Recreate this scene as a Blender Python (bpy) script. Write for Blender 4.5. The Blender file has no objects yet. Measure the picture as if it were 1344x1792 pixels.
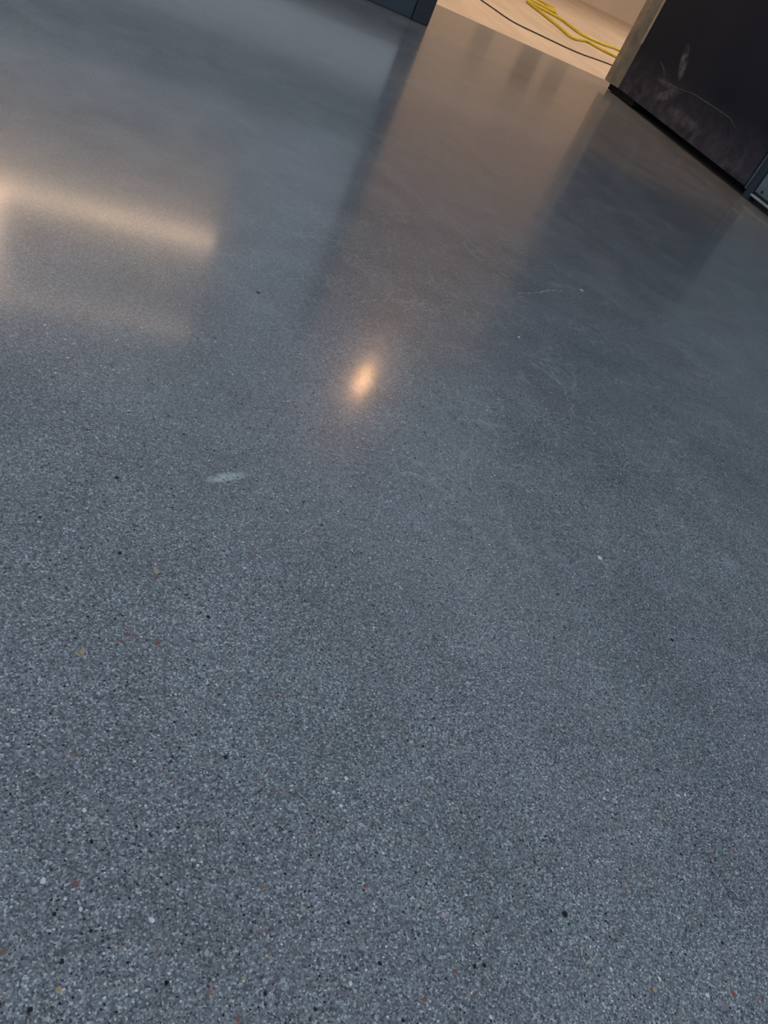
import bpy, bmesh, math, random
from mathutils import Matrix, Vector
random.seed(7)
S = bpy.context.scene
COL = S.collection
H = 0.6                      # camera height in metres; the plan below is laid out in units of it

# ---------------------------------------------------------------- camera
cam_d = bpy.data.cameras.new('camera'); cam = bpy.data.objects.new('camera', cam_d); COL.objects.link(cam)
a = Vector((0.89420807, 0.10877213, 0.43423559))
b = Vector((-0.2398934, -0.70254496, 0.66998636))
d = Vector((-0.37794587, 0.70327747, 0.60212766))
M = Matrix(((a.x, -a.y, -a.z, 0), (b.x, -b.y, -b.z, 0), (-d.x, d.y, d.z, 0), (0, 0, 0, 1)))
M.translation = (0, 0, H)
cam.matrix_world = M
cam_d.sensor_fit = 'HORIZONTAL'; cam_d.sensor_width = 36.0
cam_d.lens = 36.0 * 1373.3 / 1344.0
cam_d.clip_start = 0.02; cam_d.clip_end = 200
S.camera = cam

# ---------------------------------------------------------------- world, lights, exposure
w = bpy.data.worlds.new('overcast'); S.world = w; w.use_nodes = True
bg = w.node_tree.nodes['Background']
bg.inputs[0].default_value = (0.78, 0.88, 1.0, 1); bg.inputs[1].default_value = 0.40
S.view_settings.view_transform = 'Standard'; S.view_settings.look = 'None'
S.view_settings.exposure = 0.0; S.view_settings.gamma = 1.0; S.view_settings.use_curve_mapping = False

def area(name, loc, target, size, size_y, energy, color):
    l = bpy.data.lights.new(name, 'AREA'); l.shape = 'RECTANGLE'; l.size = size; l.size_y = size_y
    l.energy = energy; l.color = color
    o = bpy.data.objects.new(name, l); COL.objects.link(o); o.location = loc
    o.rotation_euler = (Vector(target) - Vector(loc)).to_track_quat('-Z', 'Y').to_euler()
    return o
# unseen area lights added to brighten the near floor and the left wall
area('fill_light', (2.6, -1.3, 1.7), (1.1, 0.6, 0.0), 3.0, 1.4, 56, (0.76, 0.88, 1.0))
area('fill_light', (-2.6, -2.4, 2.8), (-0.6, 4.5, 0.6), 4.0, 2.4, 84, (0.80, 0.90, 1.0))
# warm lamp of the room beyond the opening
area('warm_room_lamp', (4.2*H, 11.0*H, 6.85*H), (4.2*H, 10.0*H, 0), 0.5, 0.3, 88, (1.0, 0.78, 0.58))
area('warm_room_lamp', (12.6*H, 13*H, 6.7*H), (11.5*H, 13*H, 0), 2.0, 2.0, 210, (1.0, 0.80, 0.61))

# ---------------------------------------------------------------- helpers
def new_mat(name):
    m = bpy.data.materials.new(name); m.use_nodes = True
    nt = m.node_tree; return m, nt, nt.nodes['Principled BSDF']
def noise(nt, vec, scale, detail=3, rough=0.5, dist=0.0):
    n = nt.nodes.new('ShaderNodeTexNoise'); n.inputs['Scale'].default_value = scale
    n.inputs['Detail'].default_value = detail; n.inputs['Roughness'].default_value = rough
    n.inputs['Distortion'].default_value = dist
    nt.links.new(vec, n.inputs['Vector']); return n.outputs['Fac']
def ramp(nt, fac, stops, interp='LINEAR'):
    r = nt.nodes.new('ShaderNodeValToRGB'); r.color_ramp.interpolation = interp
    el = r.color_ramp.elements
    while len(el) < len(stops): el.new(0.5)
    for e, (p, c) in zip(el, stops):
        e.position = p; e.color = (c, c, c, 1) if isinstance(c, (int, float)) else (*c, 1)
    nt.links.new(fac, r.inputs[0]); return r.outputs[0]
def math_n(nt, op, x, y=0.0, clamp=False):
    n = nt.nodes.new('ShaderNodeMath'); n.operation = op; n.use_clamp = clamp
    for i, v in enumerate((x, y)):
        if isinstance(v, (int, float)): n.inputs[i].default_value = v
        else: nt.links.new(v, n.inputs[i])
    return n.outputs[0]
def mix(nt, fac, A, B, mode='MIX'):
    n = nt.nodes.new('ShaderNodeMix'); n.data_type = 'RGBA'; n.blend_type = mode
    for i, v in ((0, fac), (6, A), (7, B)):
        if isinstance(v, (int, float)): n.inputs[i].default_value = v if i == 0 else (v, v, v, 1)
        elif isinstance(v, tuple): n.inputs[i].default_value = (*v, 1)
        else: nt.links.new(v, n.inputs[i])
    return n.outputs[2]
def coords(nt):
    t = nt.nodes.new('ShaderNodeNewGeometry'); return t.outputs['Position']
def bump(nt, bsdf, h, strength, dist):
    n = nt.nodes.new('ShaderNodeBump'); n.inputs['Strength'].default_value = strength
    n.inputs['Distance'].default_value = dist
    nt.links.new(h, n.inputs['Height']); nt.links.new(n.outputs[0], bsdf.inputs['Normal'])
def plain(name, col, rough=0.6, var=0.12, scale=6.0, spec=0.5, metal=0.0):
    m, nt, p = new_mat(name); v = coords(nt)
    f = noise(nt, v, scale, 5, 0.6)
    lo = tuple(c*(1-var) for c in col); hi = tuple(c*(1+var) for c in col)
    nt.links.new(ramp(nt, f, [(0.3, lo), (0.7, hi)]), p.inputs['Base Color'])
    p.inputs['Roughness'].default_value = rough; p.inputs['Metallic'].default_value = metal
    p.inputs['Specular IOR Level'].default_value = spec
    return m
def emit(name, col, strength):
    m, nt, p = new_mat(name)
    p.inputs['Base Color'].default_value = (*col, 1)
    p.inputs['Emission Color'].default_value = (*col, 1); p.inputs['Emission Strength'].default_value = strength
    return m
def ellipse_mask(nt, pos, axes, c, u, v, ru, rv, soft=0.6):
    """smooth 0..1 mask of a stain: axes pick two of the x, y, z channels"""
    sp = nt.nodes.new('ShaderNodeSeparateXYZ'); nt.links.new(pos, sp.inputs[0])
    p0 = math_n(nt, 'SUBTRACT', sp.outputs[axes[0]], c[0]); p1 = math_n(nt, 'SUBTRACT', sp.outputs[axes[1]], c[1])
    A = math_n(nt, 'ADD', math_n(nt, 'MULTIPLY', p0, u[0]/ru), math_n(nt, 'MULTIPLY', p1, u[1]/ru))
    B = math_n(nt, 'ADD', math_n(nt, 'MULTIPLY', p0, v[0]/rv), math_n(nt, 'MULTIPLY', p1, v[1]/rv))
    r2 = math_n(nt, 'ADD', math_n(nt, 'MULTIPLY', A, A), math_n(nt, 'MULTIPLY', B, B))
    mr = nt.nodes.new('ShaderNodeMapRange'); mr.interpolation_type = 'SMOOTHSTEP'
    mr.inputs[1].default_value = 1-soft; mr.inputs[2].default_value = 1+soft*0.3
    mr.inputs[3].default_value = 1; mr.inputs[4].default_value = 0
    nt.links.new(r2, mr.inputs[0]); return mr.outputs[0]

# ---------------------------------------------------------------- floor material
def floor_material():
    m, nt, p = new_mat('polished_concrete'); L = nt.links
    pos = coords(nt)
    vo = nt.nodes.new('ShaderNodeTexVoronoi'); vo.inputs['Scale'].default_value = 680; L.new(pos, vo.inputs['Vector'])
    s1 = nt.nodes.new('ShaderNodeSeparateColor'); L.new(vo.outputs['Color'], s1.inputs[0])
    grain = ramp(nt, s1.outputs[0], [(0.0, (0.25, 0.25, 0.29)), (0.10, (0.48, 0.49, 0.53)), (0.45, (0.85, 0.86, 0.88)),
                                     (0.75, (1.2, 1.22, 1.2)), (0.92, (1.8, 1.82, 1.78)), (1.0, (2.7, 2.7, 2.6))])
    vo2 = nt.nodes.new('ShaderNodeTexVoronoi'); vo2.inputs['Scale'].default_value = 260; L.new(pos, vo2.inputs['Vector'])
    s2 = nt.nodes.new('ShaderNodeSeparateColor'); L.new(vo2.outputs['Color'], s2.inputs[0])
    near = ramp(nt, vo2.outputs['Distance'], [(0.25, 1.0), (0.42, 0.0)])
    chips = ramp(nt, s2.outputs[0], [(0.0, (0.22, 0.22, 0.25)), (0.05, (1, 1, 1)), (0.86, (1.28, 1.30, 1.30)),
                                     (0.93, (1.5, 1.25, 1.05)), (0.97, (1.35, 0.95, 0.85))], 'CONSTANT')
    g = mix(nt, near, grain, mix(nt, 1.0, grain, chips, 'MULTIPLY'))
    fine = ramp(nt, noise(nt, pos, 1500, 2, 0.6), [(0.3, 0.82), (0.7, 1.18)])
    g = mix(nt, 1.0, g, fine, 'MULTIPLY')
    # broad tone: cool cement, faint blotches
    big = noise(nt, pos, 1.1, 4, 0.55, 0.6); mid = noise(nt, pos, 7.0, 5, 0.6, 0.3)
    base = ramp(nt, big, [(0.32, (0.142, 0.158, 0.178)), (0.55, (0.162, 0.177, 0.197)), (0.75, (0.180, 0.194, 0.214))])
    base = mix(nt, 1.0, base, ramp(nt, mid, [(0.3, 0.86), (0.7, 1.12)]), 'MULTIPLY')
    tint = ramp(nt, noise(nt, pos, 4.0, 3), [(0.35, (0.975, 1.01, 1.0)), (0.65, (1.015, 0.995, 1.02))])
    base = mix(nt, 1.0, base, tint, 'MULTIPLY')
    # where the sand is covered by cement paste the grain shows less
    sp = nt.nodes.new('ShaderNodeSeparateXYZ'); L.new(pos, sp.inputs[0])
    expo = math_n(nt, 'ADD', math_n(nt, 'MULTIPLY', sp.outputs[1], -0.75), 1.25)
    expo = math_n(nt, 'ADD', expo, math_n(nt, 'MULTIPLY', math_n(nt, 'SUBTRACT', noise(nt, pos, 2.2, 3), 0.5), 0.9), True)
    expo = math_n(nt, 'MULTIPLY', math_n(nt, 'ADD', math_n(nt, 'MULTIPLY', expo, 0.78), 0.22), 1.0, True)
    base = mix(nt, expo, base, mix(nt, 1.0, base, g, 'MULTIPLY'))
    # craze veins
    warp = nt.nodes.new('ShaderNodeTexNoise'); warp.inputs['Scale'].default_value = 9; warp.inputs['Detail'].default_value = 5
    L.new(pos, warp.inputs['Vector'])
    wv = nt.nodes.new('ShaderNodeVectorMath'); wv.operation = 'MULTIPLY_ADD'
    L.new(warp.outputs['Color'], wv.inputs[0]); wv.inputs[1].default_value = (0.13, 0.13, 0.0); L.new(pos, wv.inputs[2])
    def veins(scale, width, amount, mscale, lo, hi):
        ve = nt.nodes.new('ShaderNodeTexVoronoi'); ve.feature = 'DISTANCE_TO_EDGE'; ve.inputs['Scale'].default_value = scale
        L.new(wv.outputs[0], ve.inputs['Vector'])
        line = ramp(nt, ve.outputs['Distance'], [(0.0, 1.0), (width, 0.0)])
        mask = ramp(nt, noise(nt, pos, mscale, 3), [(lo, 0.0), (hi, 1.0)])
        return math_n(nt, 'MULTIPLY', math_n(nt, 'MULTIPLY', line, mask), amount)
    zone = ellipse_mask(nt, pos, (0, 1), (0.95, 1.15), (0.8, 0.6), (-0.6, 0.8), 0.85, 0.75, 0.7)
    v1 = veins(13, 0.018, 0.45, 6, 0.46, 0.60); v2 = veins(34, 0.06, 0.45, 10, 0.42, 0.62)
    vv = math_n(nt, 'MULTIPLY', math_n(nt, 'ADD', v1, v2), zone)
    base = mix(nt, vv, base, (0.30, 0.33, 0.36))
    speck = ramp(nt, noise(nt, pos, 170, 2, 0.5), [(0.62, 0.0), (0.70, 0.6)])
    base = mix(nt, math_n(nt, 'MULTIPLY', speck, zone), base, (0.30, 0.33, 0.35))
    # pale plaster scuff
    sc = ellipse_mask(nt, pos, (0, 1), (0.232, 0.695), (0.93, 0.37), (-0.37, 0.93), 0.030, 0.008, 0.9)
    sc = math_n(nt, 'MULTIPLY', sc, ramp(nt, noise(nt, pos, 130, 4, 0.7), [(0.30, 0.1), (0.58, 0.95)]))
    base = mix(nt, sc, base, (0.38, 0.44, 0.46))
    # dusty, less polished run along the walls
    edge = nt.nodes.new('ShaderNodeMapRange'); edge.inputs[1].default_value = 7.05*H; edge.inputs[2].default_value = 7.2*H
    L.new(sp.outputs[1], edge.inputs[0])
    sx = nt.nodes.new('ShaderNodeCombineXYZ'); L.new(math_n(nt, 'MULTIPLY', sp.outputs[0], 9.0), sx.inputs[0])
    L.new(math_n(nt, 'MULTIPLY', sp.outputs[1], 1.4), sx.inputs[1])
    wipe = noise(nt, sx.outputs[0], 1.0, 5, 0.6, 0.2)
    dust = math_n(nt, 'MULTIPLY', edge.outputs[0], ramp(nt, wipe, [(0.3, 0.30), (0.7, 0.65)]))
    base = mix(nt, dust, base, (0.27, 0.25, 0.235))
    # swept dust before the dark slab, coloured brown to paint in warm light spill
    warm_film = ellipse_mask(nt, pos, (0, 1), (2.75, 3.55), (-0.05, 1), (1, 0.05), 1.15, 0.85, 0.8)
    warm_film = math_n(nt, 'MULTIPLY', warm_film, ramp(nt, wipe, [(0.30, 0.18), (0.75, 0.75)]))
    base = mix(nt, warm_film, base, (0.255, 0.205, 0.17))
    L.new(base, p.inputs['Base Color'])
    r = ramp(nt, mid, [(0.3, 0.115), (0.7, 0.14)])
    r = mix(nt, dust, r, 0.15)
    L.new(math_n(nt, 'MULTIPLY', r, 1.85), p.inputs['Roughness'])
    p.inputs['Specular IOR Level'].default_value = 0.36
    p.inputs['Coat Weight'].default_value = 0.55; p.inputs['Coat IOR'].default_value = 1.5
    L.new(math_n(nt, 'MULTIPLY', r, 0.85), p.inputs['Coat Roughness'])
    p.inputs['IOR'].default_value = 1.5
    hgt = math_n(nt, 'ADD', s1.outputs[1], math_n(nt, 'MULTIPLY', noise(nt, pos, 1400, 1), 0.5))
    bump(nt, p, hgt, 0.2, 0.00006)
    return m

MAT = {
    'floor': floor_material(),
    'wall': plain('painted_wall', (0.76, 0.77, 0.80), 0.65, 0.05, 2.0),
    'wall_band': plain('grey_band_paint', (0.11, 0.155, 0.175), 0.6, 0.05, 2.0),
    'skirting': plain('dark_teal_skirting', (0.020, 0.036, 0.052), 0.5, 0.25, 9.0),
    'dark_metal': plain('dark_metal', (0.009, 0.015, 0.023), 0.5, 0.3, 12.0),
    'dark_wall': plain('dark_wall', (0.03, 0.034, 0.042), 0.7, 0.1, 4.0),
    'beige_wall': plain('beige_wall', (0.64, 0.56, 0.49), 0.8, 0.06, 1.2),
    'window_dark': plain('dark_pane', (0.03, 0.03, 0.032), 0.3, 0.1, 3.0),
    'grey_pane': plain('grey_pane', (0.16, 0.15, 0.14), 0.4, 0.1, 3.0),
    'cream': plain('cream_panel', (0.66, 0.60, 0.54), 0.7, 0.04, 2.0),
    'yellow': plain('yellow_rubber', (0.62, 0.50, 0.045), 0.45, 0.15, 30.0),
    'black_rubber': plain('black_rubber', (0.05, 0.042, 0.045), 0.6, 0.15, 30.0),
    'trim_edge': plain('raw_board_edge', (0.215, 0.175, 0.13), 0.7, 0.28, 14.0),
    'edge_glint': plain('pale_glint', (0.36, 0.30, 0.22), 0.6, 0.2, 30.0),  # tan of the painted edge highlight
    'crack': plain('chalky_crack', (0.20, 0.19, 0.20), 0.8, 0.3, 60.0),
    'panel': plain('blue_grey_panel', (0.10, 0.155, 0.195), 0.5, 0.25, 16.0),
    'rail': plain('pale_rail', (0.26, 0.33, 0.36), 0.45, 0.3, 18.0),
    'lip': plain('dull_lip', (0.07, 0.10, 0.12), 0.6, 0.5, 20.0),
    'shade_dark': plain('shade_black', (0.006, 0.006, 0.008), 0.8, 0.2, 20.0, 0.2),  # flat black of the strip that stands for shade below the slab edge
    'post': plain('navy_post', (0.008, 0.026, 0.05), 0.5, 0.3, 14.0),
    'led': emit('warm_led', (1.0, 0.70, 0.44), 13.0),
    'led_soft': emit('warm_led_soft', (1.0, 0.76, 0.60), 4.0),
    'bulb': emit('warm_bulb', (1.0, 0.54, 0.26), 30.0),
}
def board_material():
    m, nt, p = new_mat('pale_dusty_boards'); pos = coords(nt); L = nt.links
    sp = nt.nodes.new('ShaderNodeSeparateXYZ'); L.new(pos, sp.inputs[0])
    cx = nt.nodes.new('ShaderNodeCombineXYZ')
    L.new(math_n(nt, 'MULTIPLY', sp.outputs[0], 7.0), cx.inputs[0]); L.new(math_n(nt, 'MULTIPLY', sp.outputs[1], 0.9), cx.inputs[1])
    f = noise(nt, cx.outputs[0], 1.0, 5, 0.62, 0.25)
    f2 = noise(nt, pos, 0.8, 3)
    c = ramp(nt, f, [(0.28, (0.50, 0.405, 0.32)), (0.72, (0.64, 0.53, 0.43))])
    c = mix(nt, 1.0, c, ramp(nt, f2, [(0.3, 0.9), (0.7, 1.06)]), 'MULTIPLY')
    L.new(c, p.inputs['Base Color']); p.inputs['Roughness'].default_value = 0.55
    return m
MAT['boards'] = board_material()
def slab_material():
    m, nt, p = new_mat('black_slab'); pos = coords(nt); L = nt.links
    n = noise(nt, pos, 2.2, 5, 0.6, 0.4)
    c = ramp(nt, n, [(0.3, (0.007, 0.012, 0.024)), (0.7, (0.014, 0.017, 0.031))])
    sp = nt.nodes.new('ShaderNodeSeparateXYZ'); L.new(pos, sp.inputs[0])
    # chalk dust: a low band, and rubbed marks
    low = nt.nodes.new('ShaderNodeMapRange'); low.inputs[1].default_value = 0.30; low.inputs[2].default_value = 0.05
    L.new(sp.outputs[2], low.inputs[0])
    fuzz = noise(nt, pos, 11, 6, 0.7, 0.5)
    a_ = math_n(nt, 'MULTIPLY', low.outputs[0], ramp(nt, fuzz, [(0.32, 0.05), (0.70, 0.5)]))
    c = mix(nt, a_, c, (0.16, 0.15, 0.17))
    for (cy, cz, uy, uz, ru, rv, k) in ((4.48, 0.35, 0.55, 0.83, 0.10, 0.035, 0.6), (4.47, 0.165, 0.9, -0.4, 0.10, 0.03, 0.55),
                                        (4.20, 0.118, 1, 0.0, 0.20, 0.035, 0.30), (4.50, 0.215, 1, 0, 0.16, 0.02, 0.25)):
        e = ellipse_mask(nt, pos, (1, 2), (cy, cz), (uy, uz), (-uz, uy), ru, rv, 0.95)
        e = math_n(nt, 'MULTIPLY', e, ramp(nt, noise(nt, pos, 26, 5, 0.7), [(0.34, 0.0), (0.62, k)]))
        c = mix(nt, e, c, (0.24, 0.22, 0.24))
    sp2 = ramp(nt, noise(nt, pos, 42, 3, 0.6), [(0.68, 0.0), (0.75, 0.5)])
    c = mix(nt, sp2, c, (0.09, 0.09, 0.11))
    L.new(c, p.inputs['Base Color']); p.inputs['Roughness'].default_value = 0.6
    p.inputs['Specular IOR Level'].default_value = 0.12
    return m
MAT['slab'] = slab_material()
for k, c in dict(k=(0.004, 0.004, 0.007), w=(0.50, 0.53, 0.56), r=(0.19, 0.07, 0.06), t=(0.32, 0.25, 0.14),
                 p=(0.36, 0.30, 0.32), o=(0.28, 0.19, 0.13), b=(0.20, 0.10, 0.055), g=(0.24, 0.27, 0.28), d=(0.075, 0.08, 0.09)).items():
    MAT['stone_'+k] = plain('stone_'+k, c, 0.3, 0.25, 400.0)

def link(name, me, m, parent=None):
    o = bpy.data.objects.new(name, me); COL.objects.link(o)
    if m is not None and not me.materials: me.materials.append(m)
    if parent is not None: o.parent = parent
    return o
def add_box(bm, x0, x1, y0, y1, z0, z1):
    vs = [bm.verts.new((x, y, z)) for z in (z0, z1) for x, y in ((x0, y0), (x1, y0), (x1, y1), (x0, y1))]
    for f in ((3, 2, 1, 0), (4, 5, 6, 7), (0, 1, 5, 4), (1, 2, 6, 5), (2, 3, 7, 6), (3, 0, 4, 7)):
        bm.faces.new([vs[i] for i in f])
def finish(bm, name, m, parent=None, bevel=0.0, smooth=False):
    if bevel > 0: bmesh.ops.bevel(bm, geom=bm.edges[:], offset=bevel, segments=2, affect='EDGES', profile=0.5)
    bmesh.ops.recalc_face_normals(bm, faces=bm.faces)
    me = bpy.data.meshes.new(name); bm.to_mesh(me); bm.free()
    if smooth:
        for q in me.polygons: q.use_smooth = True
    return link(name, me, m, parent)
def box(name, x0, x1, y0, y1, z0, z1, m, parent=None, bevel=0.0):
    bm = bmesh.new(); add_box(bm, x0*H, x1*H, y0*H, y1*H, z0*H, z1*H); return finish(bm, name, m, parent, bevel)
def prism(name, pts, z0, z1, m, parent=None, bevel=0.0):
    bm = bmesh.new()
    lo = [bm.verts.new((x*H, y*H, z0*H)) for x, y in pts]; hi = [bm.verts.new((x*H, y*H, z1*H)) for x, y in pts]
    n = len(pts); bm.faces.new(lo[::-1]); bm.faces.new(hi)
    for i in range(n): bm.faces.new((lo[i], lo[(i+1) % n], hi[(i+1) % n], hi[i]))
    return finish(bm, name, m, parent, bevel)
def struct(o): o['kind'] = 'structure'; return o
def thing(name, label, cat, loc=(0, 0, 0), group=None):
    o = bpy.data.objects.new(name, None); COL.objects.link(o); o.location = loc; o.empty_display_size = 0.1
    o['label'] = label; o['category'] = cat
    if group: o['group'] = group
    bpy.context.view_layer.update()
    return o
def adopt(root, *parts):
    for q in parts:
        q.parent = root; q.matrix_parent_inverse = Matrix.Translation(-Vector(root.location))
def tube(name, pts, r, m, parent=None, res=10, per=8):
    """smooth tube swept along a Catmull-Rom path"""
    P = [Vector(q) for q in pts]; path = []
    for i in range(len(P)-1):
        p0, p1, p2, p3 = P[max(i-1, 0)], P[i], P[i+1], P[min(i+2, len(P)-1)]
        for k in range(per):
            t = k/per
            path.append(0.5*((2*p1)+(p2-p0)*t+(2*p0-5*p1+4*p2-p3)*t*t+(3*p1-p0-3*p2+p3)*t**3))
    path.append(P[-1])
    bm = bmesh.new(); rings = []
    for i, c in enumerate(path):
        t = (path[min(i+1, len(path)-1)]-path[max(i-1, 0)]).normalized()
        s = t.cross(Vector((0, 0, 1)));
        if s.length < 1e-4: s = Vector((1, 0, 0))
        s.normalize(); u = s.cross(t)
        rings.append([bm.verts.new(c + s*math.cos(j/res*math.tau)*r + u*math.sin(j/res*math.tau)*r) for j in range(res)])
    for A, B in zip(rings, rings[1:]):
        for j in range(res): bm.faces.new((A[j], A[(j+1) % res], B[(j+1) % res], B[j]))
    bm.faces.new(rings[0][::-1]); bm.faces.new(rings[-1])
    return finish(bm, name, m, parent, 0, True)

# ---------------------------------------------------------------- setting
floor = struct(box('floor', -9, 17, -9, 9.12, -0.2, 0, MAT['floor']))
floor['label'] = 'polished blue-grey concrete floor with exposed sand and craze veins'
fb = struct(box('floor.001', -2, 23, 9.12, 23, -0.2, 0.0, MAT['boards']))
fb['label'] = 'pale beige dusty floor of the warm lit room beyond the opening'

struct(box('wall_left', -9, 2.72, 7.53, 7.83, 0, 7.2, MAT['wall']))
struct(box('trim_1', -9, 2.70, 7.44, 7.53, 0.69, 1.13, MAT['wall_band'], bevel=0.004))
struct(box('baseboard_left', -9, 2.70, 7.49, 7.53, 0, 0.24, MAT['skirting'], bevel=0.004))
struct(box('wall_header', 2.72, 5.8, 7.53, 7.83, 3.3, 7.2, MAT['wall']))
struct(box('wall_right', 5.85, 6.15, -9, 8.45, 0, 4.4, MAT['dark_wall']))
struct(box('wall_right_upper', 5.80, 6.15, -9, 8.45, 4.4, 7.2, MAT['wall']))
struct(box('wall_return', 6.15, 22, 8.15, 8.45, 0, 7.2, MAT['dark_wall']))
# dark frame of the opening
fr = struct(box('door_1', 2.69, 2.85, 7.46, 7.90, 0, 3.3, MAT['dark_metal'], bevel=0.004))
# warm room
struct(box('wall_warm_left', 2.5, 2.8, 7.9, 22.3, 0, 7.2, MAT['beige_wall']))
struct(box('wall_back', 2.8, 22, 22, 22.3, 0, 7.2, MAT['beige_wall']))
struct(box('wall_warm_right', 22, 22.3, 8.15, 22.3, 0, 7.2, MAT['beige_wall']))
struct(box('ceiling', 2.5, 22.3, 7.83, 22.3, 7.2, 7.4, MAT['beige_wall']))
def win(n, x0, x1, z0, z1, m):
    f = struct(box('window_%d' % n, x0, x1, 21.94, 22.0, z0, z1, MAT['beige_wall']))
    box('pane', x0+.05, x1-.05, 21.88, 21.94, z0+.05, z1-.05, m, f)
win(1, 9.65, 10.2, 1.2, 2.15, MAT['grey_pane'])
win(2, 11.05, 11.75, 1.35, 2.4, MAT['window_dark'])
win(3, 12.05, 12.65, 1.5, 2.4, MAT['grey_pane'])

# ---------------------------------------------------------------- light panel on the left wall, seen as warm streaks on the floor
lp = thing('light_panel', 'cream wall panel whose warm strip lights streak the floor at left', 'light', (-1.5*H, 7.53*H, 1.65*H))
adopt(lp, box('back_panel', -6.0, 1.57, 7.40, 7.49, 1.60, 3.60, MAT['cream'], bevel=0.004),
      box('light_strip', -6.0, 1.55, 7.33, 7.40, 2.385, 2.415, MAT['led']),
      box('light_strip', -6.0, 1.55, 7.33, 7.40, 3.40, 3.44, MAT['led_soft']),
      box('light_strip', -0.46, -0.28, 7.33, 7.40, 2.45, 3.38, MAT['led_soft']))
# small lamp over the opening
dl = thing('wall_lamp', 'small warm lamp above the opening, mirrored as glowing orange spot', 'lamp', (3.67*H, 7.53*H, 3.57*H))
bm = bmesh.new(); bmesh.ops.create_cone(bm, cap_ends=True, segments=28, radius1=0.085, radius2=0.08, depth=0.05)
bmesh.ops.rotate(bm, verts=bm.verts, matrix=Matrix.Rotation(math.pi/2, 3, 'X')); bmesh.ops.translate(bm, verts=bm.verts, vec=(0, -0.025, 0))
finish(bm, 'lamp_body', MAT['dark_metal'], dl, 0.003)
bm = bmesh.new(); bmesh.ops.create_uvsphere(bm, u_segments=20, v_segments=12, radius=0.07)
bmesh.ops.scale(bm, verts=bm.verts, vec=(0.85, 0.7, 1.5)); bmesh.ops.translate(bm, verts=bm.verts, vec=(0, -0.06, 0.03)); finish(bm, 'bulb', MAT['bulb'], dl, 0, True)

# ---------------------------------------------------------------- dark slab panel on the right
sl = thing('wall_slab', 'black stone-like slab hung above the floor, cracked and chalk-dusted, at upper right', 'panel', (5.43*H, 7.0*H, 0.07*H))
body = box('slab_face', 5.43, 5.84, 5.80, 8.27, 0.072, 3.4, MAT['slab'], bevel=0.004)
edge = prism('edge_strip', [(5.43, 8.275), (5.375, 8.40), (5.372, 8.50), (5.40, 8.54), (5.84, 8.54), (5.84, 8.275)],
             0.072, 3.4, MAT['trim_edge'], bevel=0.003); edge['label'] = 'bare beige brown board edge'
edge_glint = prism('edge_glint', [(5.424, 8.262), (5.418, 8.285), (5.44, 8.285), (5.44, 8.262)], 0.52, 3.3, MAT['edge_glint'])  # pale sliver standing in for the highlight along the slab's edge
adopt(sl, body, edge, edge_glint, box('edge_shade', 5.45, 5.80, 7.9, 8.48, 0.006, 0.070, MAT['shade_dark']))  # the thin black box paints in the shade under the slab edge
def crack_strip(pts, wdt):
    bm = bmesh.new(); xs = 5.43*H
    prev = None
    P = []
    for i in range(len(pts)-1):
        for k in range(5):
            t = k/5; y = pts[i][0]*(1-t)+pts[i+1][0]*t; z = pts[i][1]*(1-t)+pts[i+1][1]*t
            P.append((y+random.uniform(-.006, .006), z+random.uniform(-.002, .002)))
    P.append(pts[-1])
    for i, (y, z) in enumerate(P):
        e = 1-abs(2*i/(len(P)-1)-1); ww = wdt*(0.35+0.9*min(1, e*2))*random.uniform(.6, 1.2)
        cur = [bm.verts.new((xs+0.001, y, z-ww)), bm.verts.new((xs-0.0009, y, z)), bm.verts.new((xs+0.001, y, z+ww))]
        if prev:
            bm.faces.new((prev[0], prev[1], cur[1], cur[0])); bm.faces.new((prev[1], prev[2], cur[2], cur[1]))
        prev = cur
    return finish(bm, 'crack', MAT['crack'])
adopt(sl, crack_strip([(4.689, 0.195), (4.621, 0.206), (4.518, 0.219), (4.427, 0.228), (4.317, 0.240), (4.239, 0.250), (4.151, 0.251), (4.056, 0.252), (3.954, 0.254), (3.862, 0.252), (3.819, 0.242), (3.769, 0.226)], 0.0014),
      crack_strip([(4.685, 0.288), (4.64, 0.276), (4.60, 0.258), (4.575, 0.236)], 0.0014))

# pale panel beside the slab, with its navy post
cb = thing('metal_panel', 'pale blue-grey low panel right of the black slab, cut by frame edge', 'panel', (5.5*H, 4.7*H, 0))
adopt(cb, box('panel_face', 5.45, 5.84, 2.6, 5.66, 0.085, 1.30, MAT['panel'], bevel=0.003),
      box('bottom_rail', 5.43, 5.84, 2.6, 5.665, 0.045, 0.062, MAT['rail'], bevel=0.002),
      box('foot', 5.50, 5.84, 2.6, 5.665, 0.0, 0.045, MAT['dark_metal']),
      box('seal', 5.47, 5.84, 2.6, 5.665, 0.062, 0.085, MAT['dark_metal']))
po = thing('post', 'narrow dark navy upright between black slab and pale panel', 'post', (5.5*H, 5.73*H, 0))
adopt(po, box('post_body', 5.45, 5.84, 5.675, 5.765, 0.0, 3.4, MAT['post'], bevel=0.003),
      box('pale_lip', 5.44, 5.84, 5.770, 5.785, 0.06, 3.4, MAT['lip'], bevel=0.002))
bm = bmesh.new(); bmesh.ops.create_cone(bm, cap_ends=True, segments=12, radius1=0.008, radius2=0.006, depth=0.004)
bmesh.ops.rotate(bm, verts=bm.verts, matrix=Matrix.Rotation(math.pi/2, 3, 'Y'))
bmesh.ops.translate(bm, verts=bm.verts, vec=(5.447*H, 5.58*H, 0.115*H)); adopt(cb, finish(bm, 'screw', MAT['dark_metal']))

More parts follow.
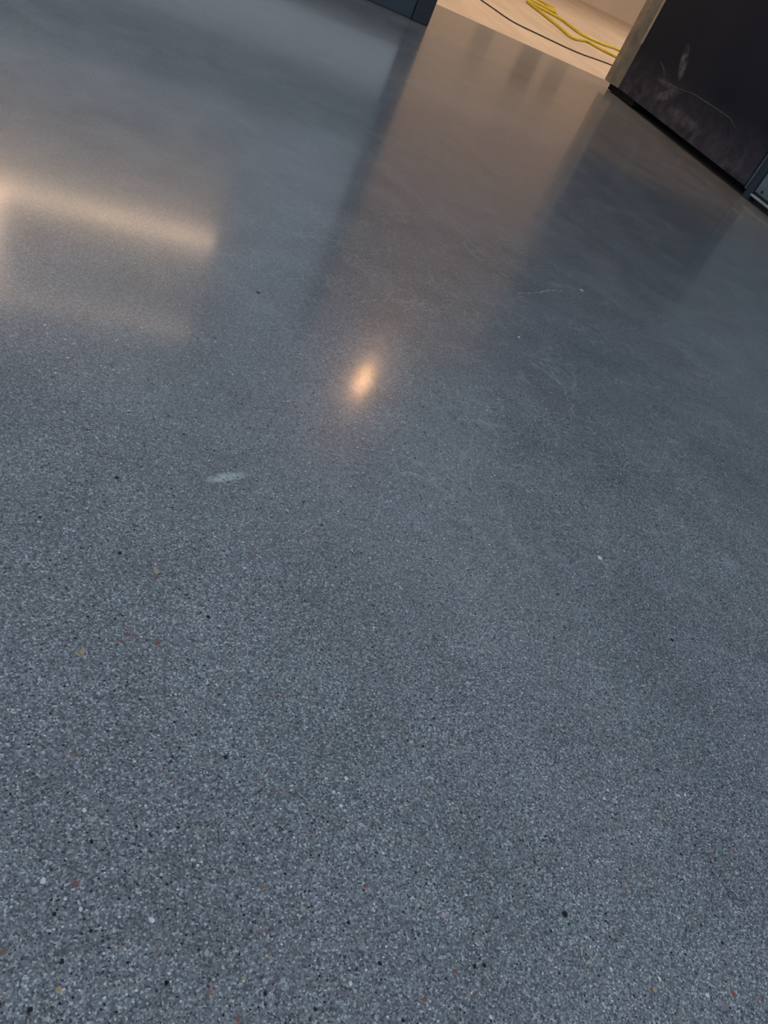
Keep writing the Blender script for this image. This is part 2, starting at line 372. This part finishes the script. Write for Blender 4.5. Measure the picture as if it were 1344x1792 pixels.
# ---------------------------------------------------------------- cables on the pale floor
R1 = 0.0125; zc = R1
def g(pts, z): return [(x*H, y*H, z if len(q) == 0 else q[0]) for x, y, *q in pts]
bk = tube('black_cable', g([(4.80, 12.6), (4.84, 11.9), (4.87, 11.32), (4.93, 11.03), (5.05, 10.55), (5.40, 10.46), (6.02, 10.44), (6.75, 10.77), (7.6, 10.95), (8.6, 10.8), (9.6, 10.9)], 0.005), 0.005, MAT['black_rubber'])
bk['label'] = 'thin black cable curving across the beige floor toward the slab edge'; bk['category'] = 'cable'
yc = thing('yellow_cable', 'doubled yellow cable lying in a long loop on the beige floor', 'cable', (7.0*H, 13.0*H, 0))
adopt(yc, tube('cord', g([(10.0, 12.3), (8.6, 11.9), (7.5, 11.99), (7.23, 12.15), (7.11, 12.22), (6.62, 11.77), (6.68, 12.31), (6.76, 13.21), (6.80, 13.85), (6.90, 14.15), (7.05, 14.05),
                          (7.22, 13.95), (7.40, 13.75), (7.38, 13.3), (7.40, 12.87), (7.83, 12.93), (8.27, 13.21), (9.2, 13.4), (10.4, 13.3)], zc), R1, MAT['yellow'], per=10),
      tube('cord', g([(7.36, 13.92, 0.030), (7.30, 14.3, 0.036), (7.62, 14.75, 0.016), (7.9, 15.1, zc), (7.6, 15.5, zc), (7.1, 15.2, zc), (6.85, 14.6, zc), (7.05, 14.25, 0.026), (7.30, 13.95, 0.034)], zc), R1*0.9, MAT['yellow']))

# ---------------------------------------------------------------- stones set in the near floor
def stone_mesh(key, seed):
    rnd = random.Random(seed); n = rnd.choice((7, 8, 9)); bm = bmesh.new()
    ex = rnd.uniform(0.65, 1.0)
    rr = [rnd.uniform(0.38, 0.55) for _ in range(n)]
    lo = [bm.verts.new((rr[i]*math.cos(i/n*math.tau), ex*rr[i]*math.sin(i/n*math.tau), -1.0)) for i in range(n)]
    hi = [bm.verts.new((v.co.x*.94, v.co.y*.94, 1.0)) for v in lo]
    bm.faces.new(hi)
    for i in range(n): bm.faces.new((lo[i], lo[(i+1) % n], hi[(i+1) % n], hi[i]))
    bmesh.ops.recalc_face_normals(bm, faces=bm.faces)
    me = bpy.data.meshes.new('stone'); bm.to_mesh(me); bm.free(); me.materials.append(MAT['stone_'+key]); return me
pool = {k: [stone_mesh(k, ord(k)*10+i) for i in range(4)] for k in 'kwrtpobgd'}
known = [(0.4767, 0.1745, 'k', 0.00597), (0.1255, 0.2088, 'w', 0.00451), (0.0529, 0.2427, 'w', 0.00411), (0.1404, 0.4505, 'r', 0.0058), (0.1136, 0.4589, 'r', 0.00435), (0.1089, 0.451, 'r', 0.00384), (0.1212, 0.458, 'r', 0.00339), (0.075, 0.4384, 't', 0.0060), (0.071, 0.436, 't', 0.004), (0.1433, 0.5398, 't', 0.00519), (0.1435, 0.5308, 'r', 0.00309), (0.7643, 0.6267, 'w', 0.008), (0.3033, 0.2668, 'p', 0.00412), (0.3864, 0.3391, 'k', 0.003), (0.2928, 0.1589, 'k', 0.00348), (0.201, 0.1513, 'k', 0.00288), (0.049, 0.1635, 'k', 0.00355), (0.0669, 0.1888, 'k', 0.0028), (0.0611, 0.2197, 'k', 0.00285), (0.0847, 0.2682, 'k', 0.00336), (0.1616, 0.1579, 'b', 0.00365), (0.0746, 0.2387, 'r', 0.00494), (0.1266, 0.1899, 'o', 0.00366), (0.1627, 0.1824, 'p', 0.0041), (0.0795, 0.2927, 'w', 0.00341), (0.4564, 0.1632, 'k', 0.00244), (0.3676, 0.3579, 'o', 0.004), (0.3657, 0.3384, 'o', 0.00395), (0.7162, 0.2107, 'r', 0.00364), (0.623, 0.0915, 'r', 0.00496), (0.5493, 0.1134, 'w', 0.00416), (0.6546, 0.0843, 'r', 0.00395), (0.5933, 0.0944, 'w', 0.0043), (0.1625, 0.2715, 'o', 0.00344), (0.0657, 0.1727, 't', 0.00477), (1.2241, 1.573, 'w', 0.0095), (0.8889, 1.2384, 'w', 0.006), (0.2951, 0.2163, 'r', 0.004), (0.2991, 0.3095, 'w', 0.00374), (0.8097, 0.485, 'k', 0.00425), (0.6521, 0.5504, 'k', 0.00396), (0.1923, 0.3333, 'k', 0.00361), (0.3219, 0.2906, 'r', 0.00281), (0.0334, 0.5985, 'k', 0.00322), (0.1069, 0.6705, 'k', 0.00459), (0.1089, 0.5591, 'k', 0.00419), (0.1913, 0.4837, 'k', 0.00402), (0.1866, 0.764, 'k', 0.00376), (0.3355, 1.165, 'k', 0.00685)]
spots = list(known)
def in_near(x, y):          # the near stretch of floor, out to about a metre
    return y > 0.155-0.15*x and x > 0.02 and x < 0.64+0.85*y
while len(spots) < 285:
    x = random.uniform(0.03, 1.0); y = random.uniform(0.05, 0.62)
    if not in_near(x, y) or random.random() > (0.75-y): continue
    if y > 0.4 and random.random() < 0.4: continue
    k = random.choices('kwrtpobgd', (13, 13, 7, 5, 5, 8, 5, 22, 16))[0]
    spots.append((x, y, k, random.uniform(0.0018, 0.0034) if k in 'kw' else random.uniform(0.0024, 0.0042)))
for i, (x, y, k, s) in enumerate(spots):
    o = bpy.data.objects.new('stone', random.choice(pool[k])); COL.objects.link(o); o.parent = floor
    o.location = (x, y, 0.0); o.scale = (s*1.2, s*1.2, 0.00008); o.rotation_euler = (0, 0, random.uniform(0, math.tau))
# the countless smaller grains, one part
verts, faces, mi = [], [], []
keys = 'kdgwtor'
for _ in range(15000):
    x = random.uniform(0.0, 1.5); y = 0.02 + 1.0*random.random()**1.5
    if not in_near(x, y): continue
    s = random.uniform(0.0006, 0.0013)*(1+0.5*y); n = 5; a0 = random.uniform(0, 6.28); st = len(verts)
    for j in range(n):
        rr = s*random.uniform(.7, 1.15); verts.append((x+rr*math.cos(a0+j/n*math.tau), y+rr*math.sin(a0+j/n*math.tau)*.8, 0.00005))
    faces.append(tuple(range(st, st+n))); mi.append(random.choices(range(7), (26, 20, 24, 15, 3, 5, 4))[0])
me = bpy.data.meshes.new('aggregate'); me.from_pydata(verts, [], faces)
for k in keys: me.materials.append(MAT['stone_'+k])
me.polygons.foreach_set('material_index', mi)
ag = bpy.data.objects.new('aggregate', me); COL.objects.link(ag); ag.parent = floor; ag['kind'] = 'stuff'
# hairline cracks in the polished floor
def hairline(pts, wdt):
    bm = bmesh.new(); P = []; prev = None
    for i in range(len(pts)-1):
        for k in range(6):
            t = k/6; j = 0 if (k == 0 and i == 0) else .004
            P.append((pts[i][0]*(1-t)+pts[i+1][0]*t+random.uniform(-j, j), pts[i][1]*(1-t)+pts[i+1][1]*t+random.uniform(-j, j)))
    P.append(pts[-1]); dx, dy = pts[-1][0]-pts[0][0], pts[-1][1]-pts[0][1]; l = math.hypot(dx, dy); nx, ny = -dy/l, dx/l
    for x, y in P:
        ww = wdt*random.uniform(.3, 1.2); cur = [bm.verts.new((x-nx*ww, y-ny*ww, 0.00004)), bm.verts.new((x+nx*ww, y+ny*ww, 0.00004))]
        if prev: bm.faces.new((prev[0], prev[1], cur[1], cur[0]))
        prev = cur
    o = finish(bm, 'hairline_crack', MAT['hair'], floor); return o
MAT['hair'] = plain('cement_line', (0.25, 0.265, 0.285), 0.35, 0.3, 120.0)
for q, ww in (([(0.973, 1.442), (1.046, 1.482), (1.094, 1.514), (1.148, 1.539)], .0016), ([(0.905, 1.16), (0.924, 1.113), (0.917, 1.056), (0.913, 1.016), (0.887, 0.971)], .0012),
              ([(0.533, 1.221), (0.573, 1.245), (0.628, 1.268), (0.652, 1.258)], .0014), ([(0.605, 0.997), (0.591, 0.954), (0.598, 0.934)], .001),
              ([(0.69, 0.812), (0.718, 0.814), (0.742, 0.807)], .001), ([(2.927, 3.098), (2.913, 2.983)], .006)):
    hairline(q, ww)
